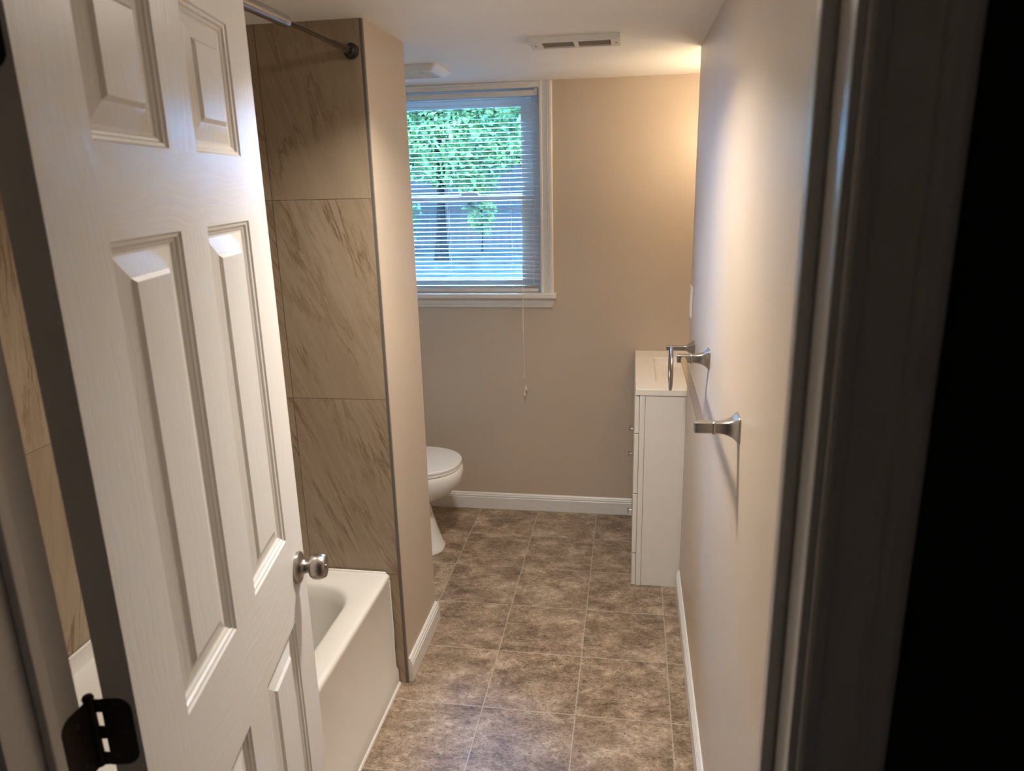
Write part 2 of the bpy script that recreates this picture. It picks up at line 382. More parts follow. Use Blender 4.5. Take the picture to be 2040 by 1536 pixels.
obj('head_stop', in_frame(bx(JL, JR, STY0, STY1, JT-.011, JT)), JAMBM, dfm)

# ------------------------------------------------------------------ the six-panel door
TH = math.radians(101); DH = Vector((.219, -2.909, 0)); DW, DT, DZ0, DZ1 = .711, .035, .012, 2.035
door = thing('door_1', 'white six-panel bathroom door standing open, with wood grain emboss', 'door', DH, TH, kind='structure')
XC = [0, .114, .309, .405, .602, DW]; ZC = [DZ0, .235, .821, 1.001, 1.614, 1.7195, 1.925, DZ1]
RING = [(0, 0), (.0025, .0028), (.0065, .0040), (.0085, .0072), (.0120, .0085), (.0150, .0108), (.0180, .0112), (.0200, .0108), (.0430, .0052), (.0445, .0050), (.0500, .0008), (.0510, .0005)]
bm = bmesh.new()
for side in (0, 1):
    Y = (lambda d: d) if side == 0 else (lambda d: DT - d)
    for i in range(5):
        for j in range(7):
            x0, x1, z0, z1 = XC[i], XC[i+1], ZC[j], ZC[j+1]
            panel = i in (1, 3) and j in (1, 3, 5)
            mi = 0 if (i in (0, 4) or j in (1, 3, 5)) else 1
            if not panel:
                f = bm.faces.new([bm.verts.new(p) for p in ((x0, Y(0), z0), (x1, Y(0), z0), (x1, Y(0), z1), (x0, Y(0), z1))]); f.material_index = mi
            else:
                loops = [[(x0+w_, Y(d), z0+w_), (x1-w_, Y(d), z0+w_), (x1-w_, Y(d), z1-w_), (x0+w_, Y(d), z1-w_)] for w_, d in RING]
                loft(bm, loops, cap0=False)
for q in (((0, 0, DZ0), (0, DT, DZ0), (0, DT, DZ1), (0, 0, DZ1)), ((DW, 0, DZ0), (DW, DT, DZ0), (DW, DT, DZ1), (DW, 0, DZ1)),
          ((0, 0, DZ0), (DW, 0, DZ0), (DW, DT, DZ0), (0, DT, DZ0)), ((0, 0, DZ1), (DW, 0, DZ1), (DW, DT, DZ1), (0, DT, DZ1))):
    bm.faces.new([bm.verts.new(p) for p in q])
bmesh.ops.remove_doubles(bm, verts=bm.verts, dist=1e-5)
obj('leaf', bm, [DOOR_V, DOOR_H], door)
KX, KZ = .655, .914
for sgn, y0 in ((-1, 0), (1, DT)):
    bm = bmesh.new()
    lathe(bm, [(0, .0325), (.003, .0330), (.0065, .0325), (.0085, .0300), (.0092, .0230), (.0100, .0190), (.0130, .0150), (.018, .0128), (.027, .0120)], (KX, y0, KZ), (0, sgn, 0), 40)
    k = obj('knob', bm, KNOBM, door, smooth=35)
    bm = bmesh.new()
    lathe(bm, [(.0268, .0135), (.0272, .0175), (.029, .0215), (.033, .0248), (.039, .0262), (.046, .0262), (.054, .0245), (.0585, .0225), (.0600, .0205), (.0603, .0170), (.0592, .0150), (.0592, .004)], (KX, y0, KZ), (0, sgn, 0), 40)
    obj('grip', bm, KNOBM, k, smooth=35)
    bm = bmesh.new(); lathe(bm, [(.0590, .0045), (.0612, .0045), (.0616, .0030)], (KX, y0, KZ), (0, sgn, 0), 20)
    obj('lock_button', bm, KNOBM, k, smooth=35)
obj('latch_plate', bx(DW-.001, DW+.0008, .006, .029, KZ-.028, KZ+.028), KNOBM, door)
def hinge(zc):
    """pin beyond the bathroom face of the door; one leaf let into the door edge, one into the jamb"""
    H = .0885; z0, z1 = zc-H/2, zc+H/2
    inv = Matrix.Rotation(-TH, 4, 'Z') @ Matrix.Translation(-DH)
    pin = inv @ Vector((JL, -2.919, 0)); px, py = pin.x, pin.y
    def leaf_shape(bm, P0, ua, wn, L, th):
        # rounded-corner plate: ua runs from the pin outward, wn is the plate normal
        r = .016; pts = [(0.0, z0), (L-r, z0)]
        pts += [(L-r+r*math.sin(k*PI/12), z0+r-r*math.cos(k*PI/12)) for k in range(1, 7)]
        pts += [(L-r+r*math.cos(k*PI/12), z1-r+r*math.sin(k*PI/12)) for k in range(0, 7)] + [(0.0, z1)]
        A = [P0 + ua*u + Vector((0, 0, z)) for u, z in pts]; B = [p + wn*th for p in A]
        loft(bm, [A, B])
    bm = bmesh.new()
    lathe(bm, [(0, .0040), (.001, .0058), (H-.001, .0058), (H, .0062), (H+.002, .0064), (H+.0045, .0050), (H+.0052, .002)], (px, py, z0), (0, 0, 1), 18)
    for q in range(1, 5): lathe(bm, [(0, .0060), (.0006, .0056), (.0012, .0060)], (px, py, z0+H*q/5), (0, 0, 1), 18)
    h = obj('hinge', bm, BRONZE, door, smooth=40)
    # door leaf (in the plane of the door edge, local x = 0), cut by two notches at the pin side
    bm = bmesh.new(); leaf_shape(bm, Vector((-.0012, py-.013, 0)), Vector((0, -1, 0)), Vector((1, 0, 0)), .0325, .0013)
    for q in (0, 2, 4):
        za, zb = z0+H*q/5+.0008, z0+H*(q+1)/5-.0008
        loft(bm, [[(px-.001, py-.004, za), (px+.002, py-.004, za), (px+.002, py-.004, zb), (px-.001, py-.004, zb)], [(-.0012, py-.0135, za), (.0001, py-.0135, za), (.0001, py-.0135, zb), (-.0012, py-.0135, zb)]])
    o = obj('door_plate', bm, BRONZE, h)
    ja = inv.to_3x3() @ Vector((0, -1, 0)); jn = inv.to_3x3() @ Vector((1, 0, 0))
    bm = bmesh.new(); J0 = Vector((px, py, 0)) + ja*.004 - jn*.0002
    leaf_shape(bm, J0, ja, jn, .0400, .0013)
    obj('jamb_plate', bm, BRONZE, h)
    bm = bmesh.new()
    for yy, zz in ((py-.022, z1-.014), (py-.037, zc), (py-.022, z0+.014)): lathe(bm, [(0, .0036), (.0007, .0030), (.0009, .001)], (-.0012, yy, zz), (-1, 0, 0), 12)
    for yy, zz in ((.022, z1-.018), (.022, z0+.018)):
        p = Vector((px, py, zz)) + ja*yy + jn*.0011; lathe(bm, [(0, .0036), (.0007, .0030), (.0009, .001)], p, jn, 12)
    obj('screws', bm, BLACKM, h)
for zc in (1.8175, 1.0755, .285): hinge(zc)

# ------------------------------------------------------------------ bathtub
TBY0, TBY1, TBZ = -2.929, -1.4455, .428
tub = thing('bathtub', 'white alcove bathtub with a plain apron beside the partition', 'bathtub', (0, (TBY0+TBY1)/2, 0))
to = Vector((0, (TBY0+TBY1)/2, 0))
cx, cy = (XL+.002)/2, (TBY0+TBY1)/2
def rr(x0, x1, y0, y1, r, z, n=8):
    out = []
    for (ax, ay, a0) in ((x1-r, y1-r, 0), (x0+r, y1-r, PI/2), (x0+r, y0+r, PI), (x1-r, y0+r, 1.5*PI)):
        for k in range(n+1):
            a = a0 + PI/2*k/n; out.append((ax + r*math.cos(a), ay + r*math.sin(a), z))
    return out
X0, X1 = XL+.003, -.002
bm = bmesh.new()
loops = [rr(X0+.0, X1-.002, TBY0, TBY1, .004, .0), rr(X0, X1-.002, TBY0, TBY1, .004, .055), rr(X0, X1-.010, TBY0, TBY1, .004, .075), rr(X0, X1-.010, TBY0, TBY1, .004, .405),
         rr(X0, X1-.008, TBY0, TBY1, .005, .414), rr(X0+.001, X1-.010, TBY0+.001, TBY1-.001, .006, .4215), rr(X0+.004, X1-.015, TBY0+.004, TBY1-.004, .008, .4265), rr(X0+.010, X1-.024, TBY0+.010, TBY1-.010, .012, TBZ),
         rr(X0+.060, X1-.078, TBY0+.10, TBY1-.082, .125, TBZ-.001), rr(X0+.066, X1-.086, TBY0+.11, TBY1-.090, .122, TBZ-.004), rr(X0+.072, X1-.093, TBY0+.12, TBY1-.097, .120, TBZ-.012),
         rr(X0+.080, X1-.102, TBY0+.15, TBY1-.108, .118, TBZ-.05), rr(X0+.100, X1-.125, TBY0+.26, TBY1-.135, .115, .20), rr(X0+.118, X1-.145, TBY0+.34, TBY1-.155, .11, .12),
         rr(X0+.150, X1-.178, TBY0+.40, TBY1-.19, .10, .085), rr(X0+.20, X1-.23, TBY0+.46, TBY1-.25, .09, .078)]
loft(bm, loops, cap0=True, cap1=True)
obj('tub_shell', local(bm, to), TUBM, tub, smooth=50)
bm = bmesh.new(); profile(bm, [(0, 0), (.007, 0), (.005, .006), (.0, .010)], (X1-.003, TBY0+.002, 0.0003), (1, 0, 0), (0, 0, 1), (0, 1, 0), TBY1-TBY0-.004)
tube(bm, [(X1-.012, TBY1-.004, .03), (X1-.012, TBY1-.004, .2), (X1-.013, TBY1-.004, .40), (X1-.022, TBY1-.005, TBZ), (X1-.2, TBY1-.005, TBZ+.001), (X0+.01, TBY1-.005, TBZ+.001)], .0048, 8)
tube(bm, [(X0+.004, TBY1-.01, TBZ+.001), (X0+.004, TBY0+.01, TBZ+.001)], .0045, 8)
obj('caulk', local(bm, to), CAULK, tub)
bm = bmesh.new(); lathe(bm, [(0, .034), (.003, .034), (.006, .028), (.007, .004)], (cx, TBY1-.35, .078), (0, 0, 1), 24); obj('drain', local(bm, to), NICKEL, tub, smooth=40)

# ------------------------------------------------------------------ shower curtain rod
rod = thing('curtain_rod', 'dark nickel shower curtain rod above the bathtub', 'curtain rod', (-.008, -1.4425, 2.0235))
bm = bmesh.new(); tube(bm, [(0, -.008, 0), (0, -.55, 0)], .0112, 24); obj('thin_tube', bm, RODM, rod, smooth=40)
bm = bmesh.new(); lathe(bm, [(0, .0113), (.0015, .0132), (.004, .0137), (.95, .0137)], (0, -.40, 0), (0, -1, 0), 28); obj('thick_tube', bm, RODM, rod, smooth=40)
for y, s in ((0.0008, -1), (-(1.4425*-1+2.9335), 1)):
    bm = bmesh.new(); lathe(bm, [(0, .0195), (.002, .0210), (.009, .0205), (.010, .0185), (.0115, .0160), (.022, .0160), (.024, .0125), (.030, .0122)], (0, y, 0), (0, s, 0), 28)
    obj('end_cap', bm, BLACKM, rod, smooth=40)

# ------------------------------------------------------------------ toilet (faces +x, tank against the left wall)
TY = -.468; tl = thing('toilet', 'white elongated toilet with closed lid behind the partition', 'toilet', (-.30, TY, 0)); to = Vector((-.30, TY, 0))
def tlp(xf, xb, hw, z, e=2.3): return superloop((xf+xb)/2, TY, (xf-xb)/2, hw, z, e)
bm = bmesh.new()
loft(bm, [tlp(-.090, -.56, .112, 0, 2.8), tlp(-.090, -.56, .112, .010, 2.8), tlp(-.098, -.56, .106, .020, 2.7), tlp(-.120, -.555, .100, .09, 2.6), tlp(-.138, -.545, .097, .16, 2.5), tlp(-.150, -.54, .099, .21, 2.4), tlp(-.148, -.54, .104, .235, 2.4),
          tlp(-.120, -.535, .124, .252, 2.3), tlp(-.076, -.53, .144, .274, 2.3), tlp(-.034, -.525, .162, .302, 2.25), tlp(-.006, -.52, .175, .332, 2.2), tlp(.010, -.52, .183, .360, 2.2), tlp(.0150, -.52, .186, .385, 2.2), tlp(.0125, -.52, .184, .408, 2.2), tlp(.006, -.515, .180, .414, 2.2)])
obj('bowl', local(bm, to), PORC, tl, smooth=60)
def ovalring(xf, xb, hw, z): return superloop((xf+xb)/2, TY, (xf-xb)/2, hw, z, 2.25, 56)
bm = bmesh.new(); loft(bm, [ovalring(.004, -.47, .178, .4150), ovalring(.007, -.47, .181, .4175), ovalring(.007, -.47, .181, .4265), ovalring(.004, -.47, .178, .4290)]); obj('seat', local(bm, to), LIDM, tl, smooth=40)
bm = bmesh.new(); loft(bm, [ovalring(.004, -.47, .178, .4305), ovalring(.008, -.47, .182, .4325), ovalring(.008, -.47, .182, .4400), ovalring(.005, -.468, .179, .4435), ovalring(-.01, -.46, .166, .4455), ovalring(-.10, -.40, .09, .4470)]); obj('lid', local(bm, to), LIDM, tl, smooth=40)
bm = bmesh.new(); loft(bm, [rr(-.735, -.545, TY-.20, TY+.20, .03, .395), rr(-.742, -.53, TY-.225, TY+.225, .035, .74)]); obj('tank', local(bm, to), PORC, tl, smooth=40)
bm = bmesh.new(); loft(bm, [rr(-.745, -.522, TY-.235, TY+.235, .035, .741), rr(-.748, -.515, TY-.24, TY+.24, .04, .75), rr(-.748, -.515, TY-.24, TY+.24, .04, .772), rr(-.74, -.523, TY-.232, TY+.232, .035, .78)]); obj('tank_lid', local(bm, to), PORC, tl, smooth=40)
bm = bmesh.new(); loft(bm, [rr(-.55, -.50, TY-.10, TY+.10, .02, .30), rr(-.56, -.49, TY-.13, TY+.13, .02, .398)]); obj('tank_shelf', local(bm, to), PORC, tl, smooth=40)
bm = bmesh.new(); tube(bm, [(-.53, TY-.17, .69), (-.512, TY-.17, .69), (-.508, TY-.12, .685)], .006); obj('flush_lever', local(bm, to), NICKEL, tl, smooth=40)
for s in (-1, 1):
    bm = bmesh.new(); lathe(bm, [(0, .012), (.012, .012), (.018, .008), (.020, .002)], (-.30, TY+s*.1035, .008), (0, 0, 1), 16); obj('bolt_cap', local(bm, to), LIDM, tl, smooth=40)

# ------------------------------------------------------------------ vanity cabinet with its basin top
VY0, VY1 = -.700, -.024; VX0 = .803; VX1 = 1.268
van = thing('vanity_cabinet', 'white vanity cabinet with drawers in the recess by the far wall', 'vanity', (1.03, -.36, 0)); to = Vector((1.03, -.36, 0))
bm = bmesh.new(); box(bm, VX0+.024, VX1, VY0+.001, VY0+.017, 0, .842); box(bm, VX0+.024, VX1, VY1-.016, VY1, 0, .842)
box(bm, VX0+.024, VX1-.012, VY0+.017, VY1-.016, .10, .116); box(bm, VX1-.012, VX1, VY0+.017, VY1-.016, 0, .842)
obj('carcass', local(bm, to), CABM, van, bevel=.0012)
bm = bmesh.new()                                            # face frame, a hair proud of the side panel
box(bm, VX0+.0025, VX0+.0228, VY0-.0008, VY0+.035, 0, .842); box(bm, VX0+.0025, VX0+.0228, VY1-.03, VY1, 0, .842); box(bm, VX0+.0025, VX0+.0228, VY0+.035, VY1-.03, 0, .140); box(bm, VX0+.0025, VX0+.0228, VY0+.035, VY1-.03, .815, .842)
box(bm, VX0+.0025, VX0+.0228, VY0+.295, VY0+.335, .14, .815)
obj('face_frame', local(bm, to), CABM, van, bevel=.0008)
FX0, FX1 = VX0-.0165, VX0+.0012
obj('kick_board', local(bx(FX0+.001, FX1, VY0+.0005, VY1, 0.001, .1465), to), CABM, van, bevel=.0015)
def t_knob(parent, y, z, big=1.0):
    bm = bmesh.new(); lathe(bm, [(0, .0055), (.0015, .0050), (.003, .0035), (.016*big, .0032)], (FX0, y, z), (-1, 0, 0), 14)
    box(bm, FX0-.021*big, FX0-.016*big, y-.006, y+.006, z-.011*big, z+.011*big); obj('knob', local(bm, to), NICKEL, parent)
for (z0, z1), kn in (((.6825, .838), None), ((.4215, .6785), (-.60, .667)), ((.1505, .4175), (-.58, .290))):
    d = obj('drawer', local(bx(FX0, FX1, VY0+.0015, VY0+.312, z0, z1), to), CABM, van, bevel=.002)
    if kn: t_knob(d, *kn)
dr = obj('cabinet_door', local(bx(FX0, FX1, VY0+.316, VY1-.004, .1505, .838), to), CABM, van, bevel=.002)
t_knob(dr, -.345, .46)
top = thing('basin_countertop', 'cream white countertop with sunken rectangular basin on the vanity', 'countertop', (1.03, -.36, .843)); to = Vector((1.03, -.36, .843))
CX0, CX1, CY0, CY1, CT = .788, 1.272, -.7045, -.0105, .8685
bm = bmesh.new()
loft(bm, [rr(CX0+.001, CX1, CY0+.001, CY1, .004, .8435), rr(CX0, CX1, CY0, CY1, .004, .8445), rr(CX0, CX1, CY0, CY1, .004, CT-.002), rr(CX0+.002, CX1, CY0+.002, CY1, .004, CT),
          rr(.868, 1.185, -.580, -.150, .022, CT), rr(.872, 1.181, -.576, -.154, .020, CT-.003), rr(.880, 1.172, -.566, -.163, .03, CT-.075), rr(.90, 1.15, -.545, -.185, .04, CT-.098), rr(.96, 1.09, -.46, -.28, .04, CT-.104)])
obj('slab', local(bm, to), COUNT, top, smooth=30)
bm = bmesh.new(); lathe(bm, [(0, .022), (.002, .022), (.004, .018), (.004, .004)], (1.025, -.37, CT-.104), (0, 0, 1), 20); obj('drain', local(bm, to), NICKEL, top, smooth=40)

# ------------------------------------------------------------------ towel bar and towel ring
def sq_loft(bm, secs, org, n=40):
    """square-ish flared post leaving the wall along -x; secs: (distance, half size, squareness)"""
    org = Vector(org); loops = []
    for d, h, e in secs: loops.append([org + Vector((-d, y, z)) for y, z in [(h*math.copysign(abs(math.cos(t))**(2/e), math.cos(t)), h*math.copysign(abs(math.sin(t))**(2/e), math.sin(t))) for t in [2*PI*k/n+.0001 for k in range(n)]]])
    loft(bm, loops)
FLARE = [(0, .0272, 8), (.0020, .0275, 8), (.0035, .0270, 8), (.008, .0228, 8), (.014, .0185, 7), (.022, .0152, 6), (.030, .0132, 5), (.039, .0121, 5), (.048, .0116, 5)]
CAPB = [(.0478, .0116, 5), (.0485, .0133, 5), (.0505, .0140, 5), (.0530, .0133, 5), (.0540, .0117, 6), (.0545, .0117, 6)]
TBZ_, TBYN, TBYF = 1.1715, -2.052, -1.442
tb = thing('towel_bar', 'brushed nickel towel bar on the wall, nearest fixture to the doorway', 'towel bar', (XR, (TBYN+TBYF)/2, TBZ_)); to = Vector((XR, (TBYN+TBYF)/2, TBZ_))
for y in (TBYN, TBYF):
    bm = bmesh.new(); sq_loft(bm, FLARE + CAPB + [(.086, .0117, 7), (.0885, .0112, 7), (.090, .0095, 6)], (XR, y, TBZ_)); obj('post', local(bm, to), NICKEL, tb, smooth=38)
bm = bmesh.new(); tube(bm, [(XR-.073, TBYN+.009, TBZ_), (XR-.073, TBYF-.009, TBZ_)], .0085, 24); obj('bar', local(bm, to), BARM, tb, smooth=40)
RY, RZ = -.955, 1.0935
tr = thing('towel_ring', 'brushed nickel towel ring on the wall by the vanity', 'towel ring', (XR, RY, RZ)); to = Vector((XR, RY, RZ))
bm = bmesh.new(); sq_loft(bm, [(d*1.0, h*.86 if d < .03 else .0085+(h-.0116)*.3, e) for d, h, e in FLARE] + [(.060, .0080, 5), (.078, .0080, 6), (.088, .0085, 6), (.094, .0080, 6), (.096, .006, 6)], (XR, RY, RZ)); obj('post', local(bm, to), NICKEL, tr, smooth=38)
bm = bmesh.new(); R_ = .076; ring_c = Vector((XR-.079, RY, RZ-R_+.002)); pts = []
n = 48; loops = []
for k in range(n):
    a = 2*PI*k/n; dirv = Vector((0, math.sin(a), math.cos(a))); c_ = ring_c + dirv*R_
    loops.append([c_ + dirv*(.0050*math.cos(b)) + Vector((1, 0, 0))*(.0050*math.sin(b)) for b in [2*PI*q/12 for q in range(12)]])
loft(bm, loops + [loops[0]], cap0=False, cap1=False); bmesh.ops.remove_doubles(bm, verts=bm.verts, dist=1e-6)
obj('ring', local(bm, to), NICKEL, tr, smooth=60)

# ------------------------------------------------------------------ light switch on the right wall
sw = thing('light_switch', 'white light switch plate near the end of the towel bar wall', 'light switch', (XR, -.765, 1.228)); to = Vector((XR, -.765, 1.228))
obj('wall_plate', local(bx(XR-.006, XR, -.800, -.730, 1.170, 1.286), to), PLAST, sw, bevel=.003)
obj('rocker', local(bx(XR-.0075, XR-.0058, -.7815, -.7485, 1.195, 1.261), to), PLAST, sw, bevel=.001)

# ------------------------------------------------------------------ ceiling register and fan grille
vt = thing('ceiling_vent', 'white rectangular ceiling vent with two grey louvre banks', 'vent', (.566, -.975, CZ)); to = Vector((.566, -.975, CZ))
bm = bmesh.new(); VX, VXb, VYa, VYb, VZ = .424, .713, -1.037, -.902, CZ-.0175
box(bm, VX, VXb, VYa, VYa+.018, VZ, CZ); box(bm, VX, VXb, VYb-.018, VYb, VZ, CZ); box(bm, VX, VX+.040, VYa+.018, VYb-.018, VZ, CZ); box(bm, VXb-.030, VXb, VYa+.018, VYb-.018, VZ, CZ)
mx_ = .5725; box(bm, mx_-.007, mx_+.007, VYa+.018, VYb-.018, VZ, CZ)
obj('frame', local(bm, to), VENTM, vt, bevel=.0015)
for xa, xb in ((VX+.041, mx_-.0075), (mx_+.0075, VXb-.031)):
    bm = bmesh.new()
    box(bm, xa, xb, VYa+.019, VYb-.019, CZ-.003, CZ-.001)
    for k in range(9):
        y = VYa + .0235 + k*.0108; v = box(bm, xa, xb, y-.0045, y+.0045, VZ+.005, VZ+.0062)
        bmesh.ops.rotate(bm, verts=v, cent=(xa, y, VZ+.006), matrix=Matrix.Rotation(math.radians(32), 3, 'X'))
    obj('louvre_bank', local(bm, to), VENTG, vt)
for x in (VX+.018, VXb-.013):
    bm = bmesh.new(); lathe(bm, [(0, .0034), (.001, .0030), (.0014, .001)], (x, (VYa+VYb)/2, VZ), (0, 0, -1), 12); obj('screw', local(bm, to), DARKHOLE, vt)
fan = thing('exhaust_fan', 'square white louvred exhaust fan cover on the ceiling by the window', 'fan', (-.10, -.51, CZ)); to = Vector((-.10, -.51, CZ))
bm = bmesh.new(); fx0, fx1, fy0, fy1 = -.235, .022, -.640, -.392
loft(bm, [rr(fx0, fx1, fy0, fy1, .012, CZ-.0005), rr(fx0, fx1, fy0, fy1, .012, CZ-.008), rr(fx0+.022, fx1-.022, fy0+.022, fy1-.022, .010, CZ-.024), rr(fx0+.034, fx1-.034, fy0+.034, fy1-.034, .006, CZ-.024), rr(fx0+.036, fx1-.036, fy0+.036, fy1-.036, .006, CZ-.012)])
obj('cover', local(bm, to), VENTM, fan, smooth=25)
bm = bmesh.new()
for k in range(14):
    x = fx0+.045 + k*(fx1-fx0-.09)/13; v = box(bm, x-.0012, x+.0012, fy0+.037, fy1-.037, CZ-.024, CZ-.014)
obj('louvres', local(bm, to), VENTM, fan)

# ------------------------------------------------------------------ window: casing, stool, apron, sashes
wn = thing('window_1', 'white double hung window in the far wall', 'window', ((XWL+XWR)/2, 0, ZW0), kind='structure'); to = Vector(((XWL+XWR)/2, 0, ZW0))
CP = casing_prof(.060)
bm = bmesh.new(); profile(bm, CP, (XWR-.002, YF, ZW0), (1, 0, 0), (0, -1, 0), (0, 0, 1), CZ-ZW0-.001); obj('casing', local(bm, to), TRIM, wn)
bm = bmesh.new(); profile(bm, CP, (XWL+.002, YF, ZW0), (-1, 0, 0), (0, -1, 0), (0, 0, 1), CZ-ZW0-.001); obj('casing', local(bm, to), TRIM, wn)
bm = bmesh.new(); profile(bm, [(0, 0), (0, .0065), (.003, .0085), (.0105, .0085), (.0125, .0065), (.0165, .0070), (.0233, .0088), (.0233, 0)], (XWL+.002, YF, ZW1-.001), (0, 0, 1), (0, -1, 0), (1, 0, 0), XWR-XWL-.004); obj('head_casing', local(bm, to), TRIM, wn)
bm = bmesh.new(); box(bm, XWL-.072, XWR+.072, -.050, YF-.0005, ZW0-.023, ZW0); box(bm, XWL, XWR, YF, .06, ZW0-.023, ZW0); obj('stool', local(bm, to), TRIM, wn, bevel=.003)
bm = bmesh.new(); AP = [(0, 0), (.006, 0), (.0095, .006), (.0095, .012), (.011, .014), (.0125, .022), (.0135, .036), (.018, .046), (.0200, .0495), (0, .0495)]
L0 = [Vector((XWL-.058 - u*.0, YF-u, ZW0-.0728+v)) for u, v in AP]; xa, xb = XWL-.062, XWR+.062
loft(bm, [[Vector((xa+.010*(1-v/.0495), YF-u, ZW0-.0728+v)) for u, v in AP], [Vector((xb-.010*(1-v/.0495), YF-u, ZW0-.0728+v)) for u, v in AP]]); obj('apron', local(bm, to), TRIM, wn)
bm = bmesh.new()       # reveal liner and vinyl frame
box(bm, XWR-.004, XWR+.0, YF, .15, ZW0, ZW1); box(bm, XWL, XWL+.004, YF, .15, ZW0, ZW1); box(bm, XWL+.004, XWR-.004, YF, .15, ZW1-.004, ZW1)
obj('reveal', local(bm, to), TRIM, wn)
bm = bmesh.new(); fxr, fxl = .291, -.555
box(bm, fxr, XWR-.0042, .060, .145, ZW0, ZW1-.0042); box(bm, XWL+.0042, fxl, .060, .145, ZW0, ZW1-.0042); box(bm, fxl, fxr, .060, .145, ZW1-.036, ZW1-.0042); box(bm, fxl, fxr, .0605, .149, ZW0-.02, ZW0+.014)
obj('vinyl_frame', local(bm, to), VINYLM, wn, bevel=.002)
bm = bmesh.new(); box(bm, fxr-.002, fxr+.0, .0915, .0955, ZW0+.015, 1.59); box(bm, fxl, fxl+.002, .0915, .0955, ZW0+.015, 1.59); obj('track_groove', local(bm, to), DARKHOLE, wn)
def sash(nm, y0, y1, z0, z1, st, rb, rtop):
    bm = bmesh.new(); xa, xb = fxl+.0025, fxr-.0025
    box(bm, xa, xa+st, y0, y1, z0, z1); box(bm, xb-st, xb, y0, y1, z0, z1); box(bm, xa+st, xb-st, y0, y1, z0, z0+rb); box(bm, xa+st, xb-st, y0, y1, z1-rtop, z1)
    s = obj(nm, local(bm, to), VINYLM, wn, bevel=.003)
    bm = bx(xa+st, xb-st, (y0+y1)/2-.002, (y0+y1)/2+.002, z0+rb, z1-rtop); obj('pane', local(bm, to), GLASS, s); return s
us = sash('upper_sash', .098, .122, 1.580, ZW1-.038, .055, .034, .034)
ls = sash('lower_sash', .066, .090, ZW0+.0145, 1.612, .055, .038, .034)
bm = bmesh.new(); loft(bm, [superloop(-.02, .078, .045, .010, 1.612, 3), superloop(-.02, .078, .040, .009, 1.622, 3), superloop(-.02, .078, .015, .006, 1.627, 3)]); box(bm, -.025, -.012, .072, .080, 1.622, 1.632)
obj('sash_lock', local(bm, to), VINYLM, ls, smooth=40)

# ------------------------------------------------------------------ mini blind inside the window opening
bx0, bx1 = XWL+.010, XWR-.013; HB0, HB1 = 2.046, 2.0715
bl = thing('window_blind', 'white mini blind lowered over the window', 'blind', ((bx0+bx1)/2, .012, HB1)); to = Vector(((bx0+bx1)/2, .012, HB1))
bm = bmesh.new(); box(bm, bx0-.003, bx1+.004, -.004, .0, HB0, HB1-.003); box(bm, bx0-.003, bx1+.004, .0, .024, HB0, HB0+.0015); box(bm, bx0-.003, bx1+.004, .0225, .024, HB0, HB1)
obj('headrail', local(bm, to), SLATM, bl, bevel=.0006)
for x0_, x1_ in ((bx1-.012, bx1+.0055), (bx0-.0055, bx0+.012)): obj('bracket', local(bx(x0_, x1_, -.0052, .025, HB0-.001, HB1+.004), to), SLATM, bl, bevel=.0008)
nsl = 41; zt, zb = 2.0335, 1.2185; tilt = math.radians(4); sy = .011
sm = None
for k in range(nsl):
    z = zt + (zb-zt)*k/(nsl-1)
    if sm is None:
        bm = bmesh.new(); half = .0125; loops = []
        secs = []
        for q in range(7):
            u = -half + 2*half*q/6; secs.append((u, .0022*(1-(u/half)**2)))
        outline = [(u, h+.0003) for u, h in secs] + [(u, h-.0003) for u, h in reversed(secs)]
        ct, st_ = math.cos(tilt), math.sin(tilt)
        def sec(x): return [Vector((x, u*ct - h*st_, u*st_ + h*ct)) for u, h in outline]
        loft(bm, [sec(-(bx1-bx0)/2), sec((bx1-bx0)/2)])
        s = obj('slat', bm, SLATM, bl, smooth=50); sm = s
    else:
        s = sm.copy(); C.objects.link(s); s.parent = bl
    s.location = (0, sy - .012, z - HB1)
bm = bmesh.new()
for k in range(4): box(bm, bx0, bx1, sy-.0125, sy+.0125, 1.1735+k*.0026, 1.1745+k*.0026)
obj('slat_stack', local(bm, to), SLATM, bl)
obj('bottom_rail', local(bx(bx0+.001, bx1-.001, sy-.0135, sy+.0115, 1.1515, 1.1690), to), SLATM, bl, bevel=.003)
for x in (-.545, -.115, .190):
    bm = bmesh.new()
    for yy in (sy-.0142, sy+.0142): tube(bm, [(x, yy, HB0), (x+.0008, yy, 1.6), (x, yy, 1.176)], .00055, 6)
    tube(bm, [(x, sy-.0146, 1.176), (x-.012, sy-.0165, 1.171), (x-.02, sy-.0160, 1.165), (x-.008, sy-.0165, 1.161), (x-.016, sy-.0160, 1.168), (x+.002, sy-.0165, 1.166)], .0009, 6)
    obj('ladder_cord', local(bm, to), CORDM, bl)
pc = bmesh.new(); px = .2485
tube(pc, [(px, -.006, HB0+.004), (px+.002, -.0095, 1.75), (px, -.012, 1.40), (px, -.053, 1.150), (px-.0015, -.056, 1.05), (px+.0015, -.056, .90), (px+.001, -.054, .75)], .0011, 6)
tube(pc, [(px+.001, -.006, HB0+.004), (px+.001, -.0085, 1.75), (px+.0015, -.013, 1.40), (px+.0018, -.0535, 1.150), (px+.0015, -.0545, 1.05), (px+.001, -.0545, .90), (px+.002, -.053, .75)], .0011, 6)
tube(pc, [(px+.001, -.054, .75), (px+.001, -.052, .66)], .0009, 6); tube(pc, [(px+.002, -.053, .75), (px+.007, -.051, .70), (px+.008, -.050, .675)], .0009, 6)
n = 16; tube(pc, [(px-.001+.006*math.cos(2*PI*k/n), -.0545+.001*math.sin(4*PI*k/n), .737+.006*math.sin(2*PI*k/n)) for k in range(n+1)], .0011, 6)
cd = obj('pull_cord', local(pc, to), CORDM, bl)
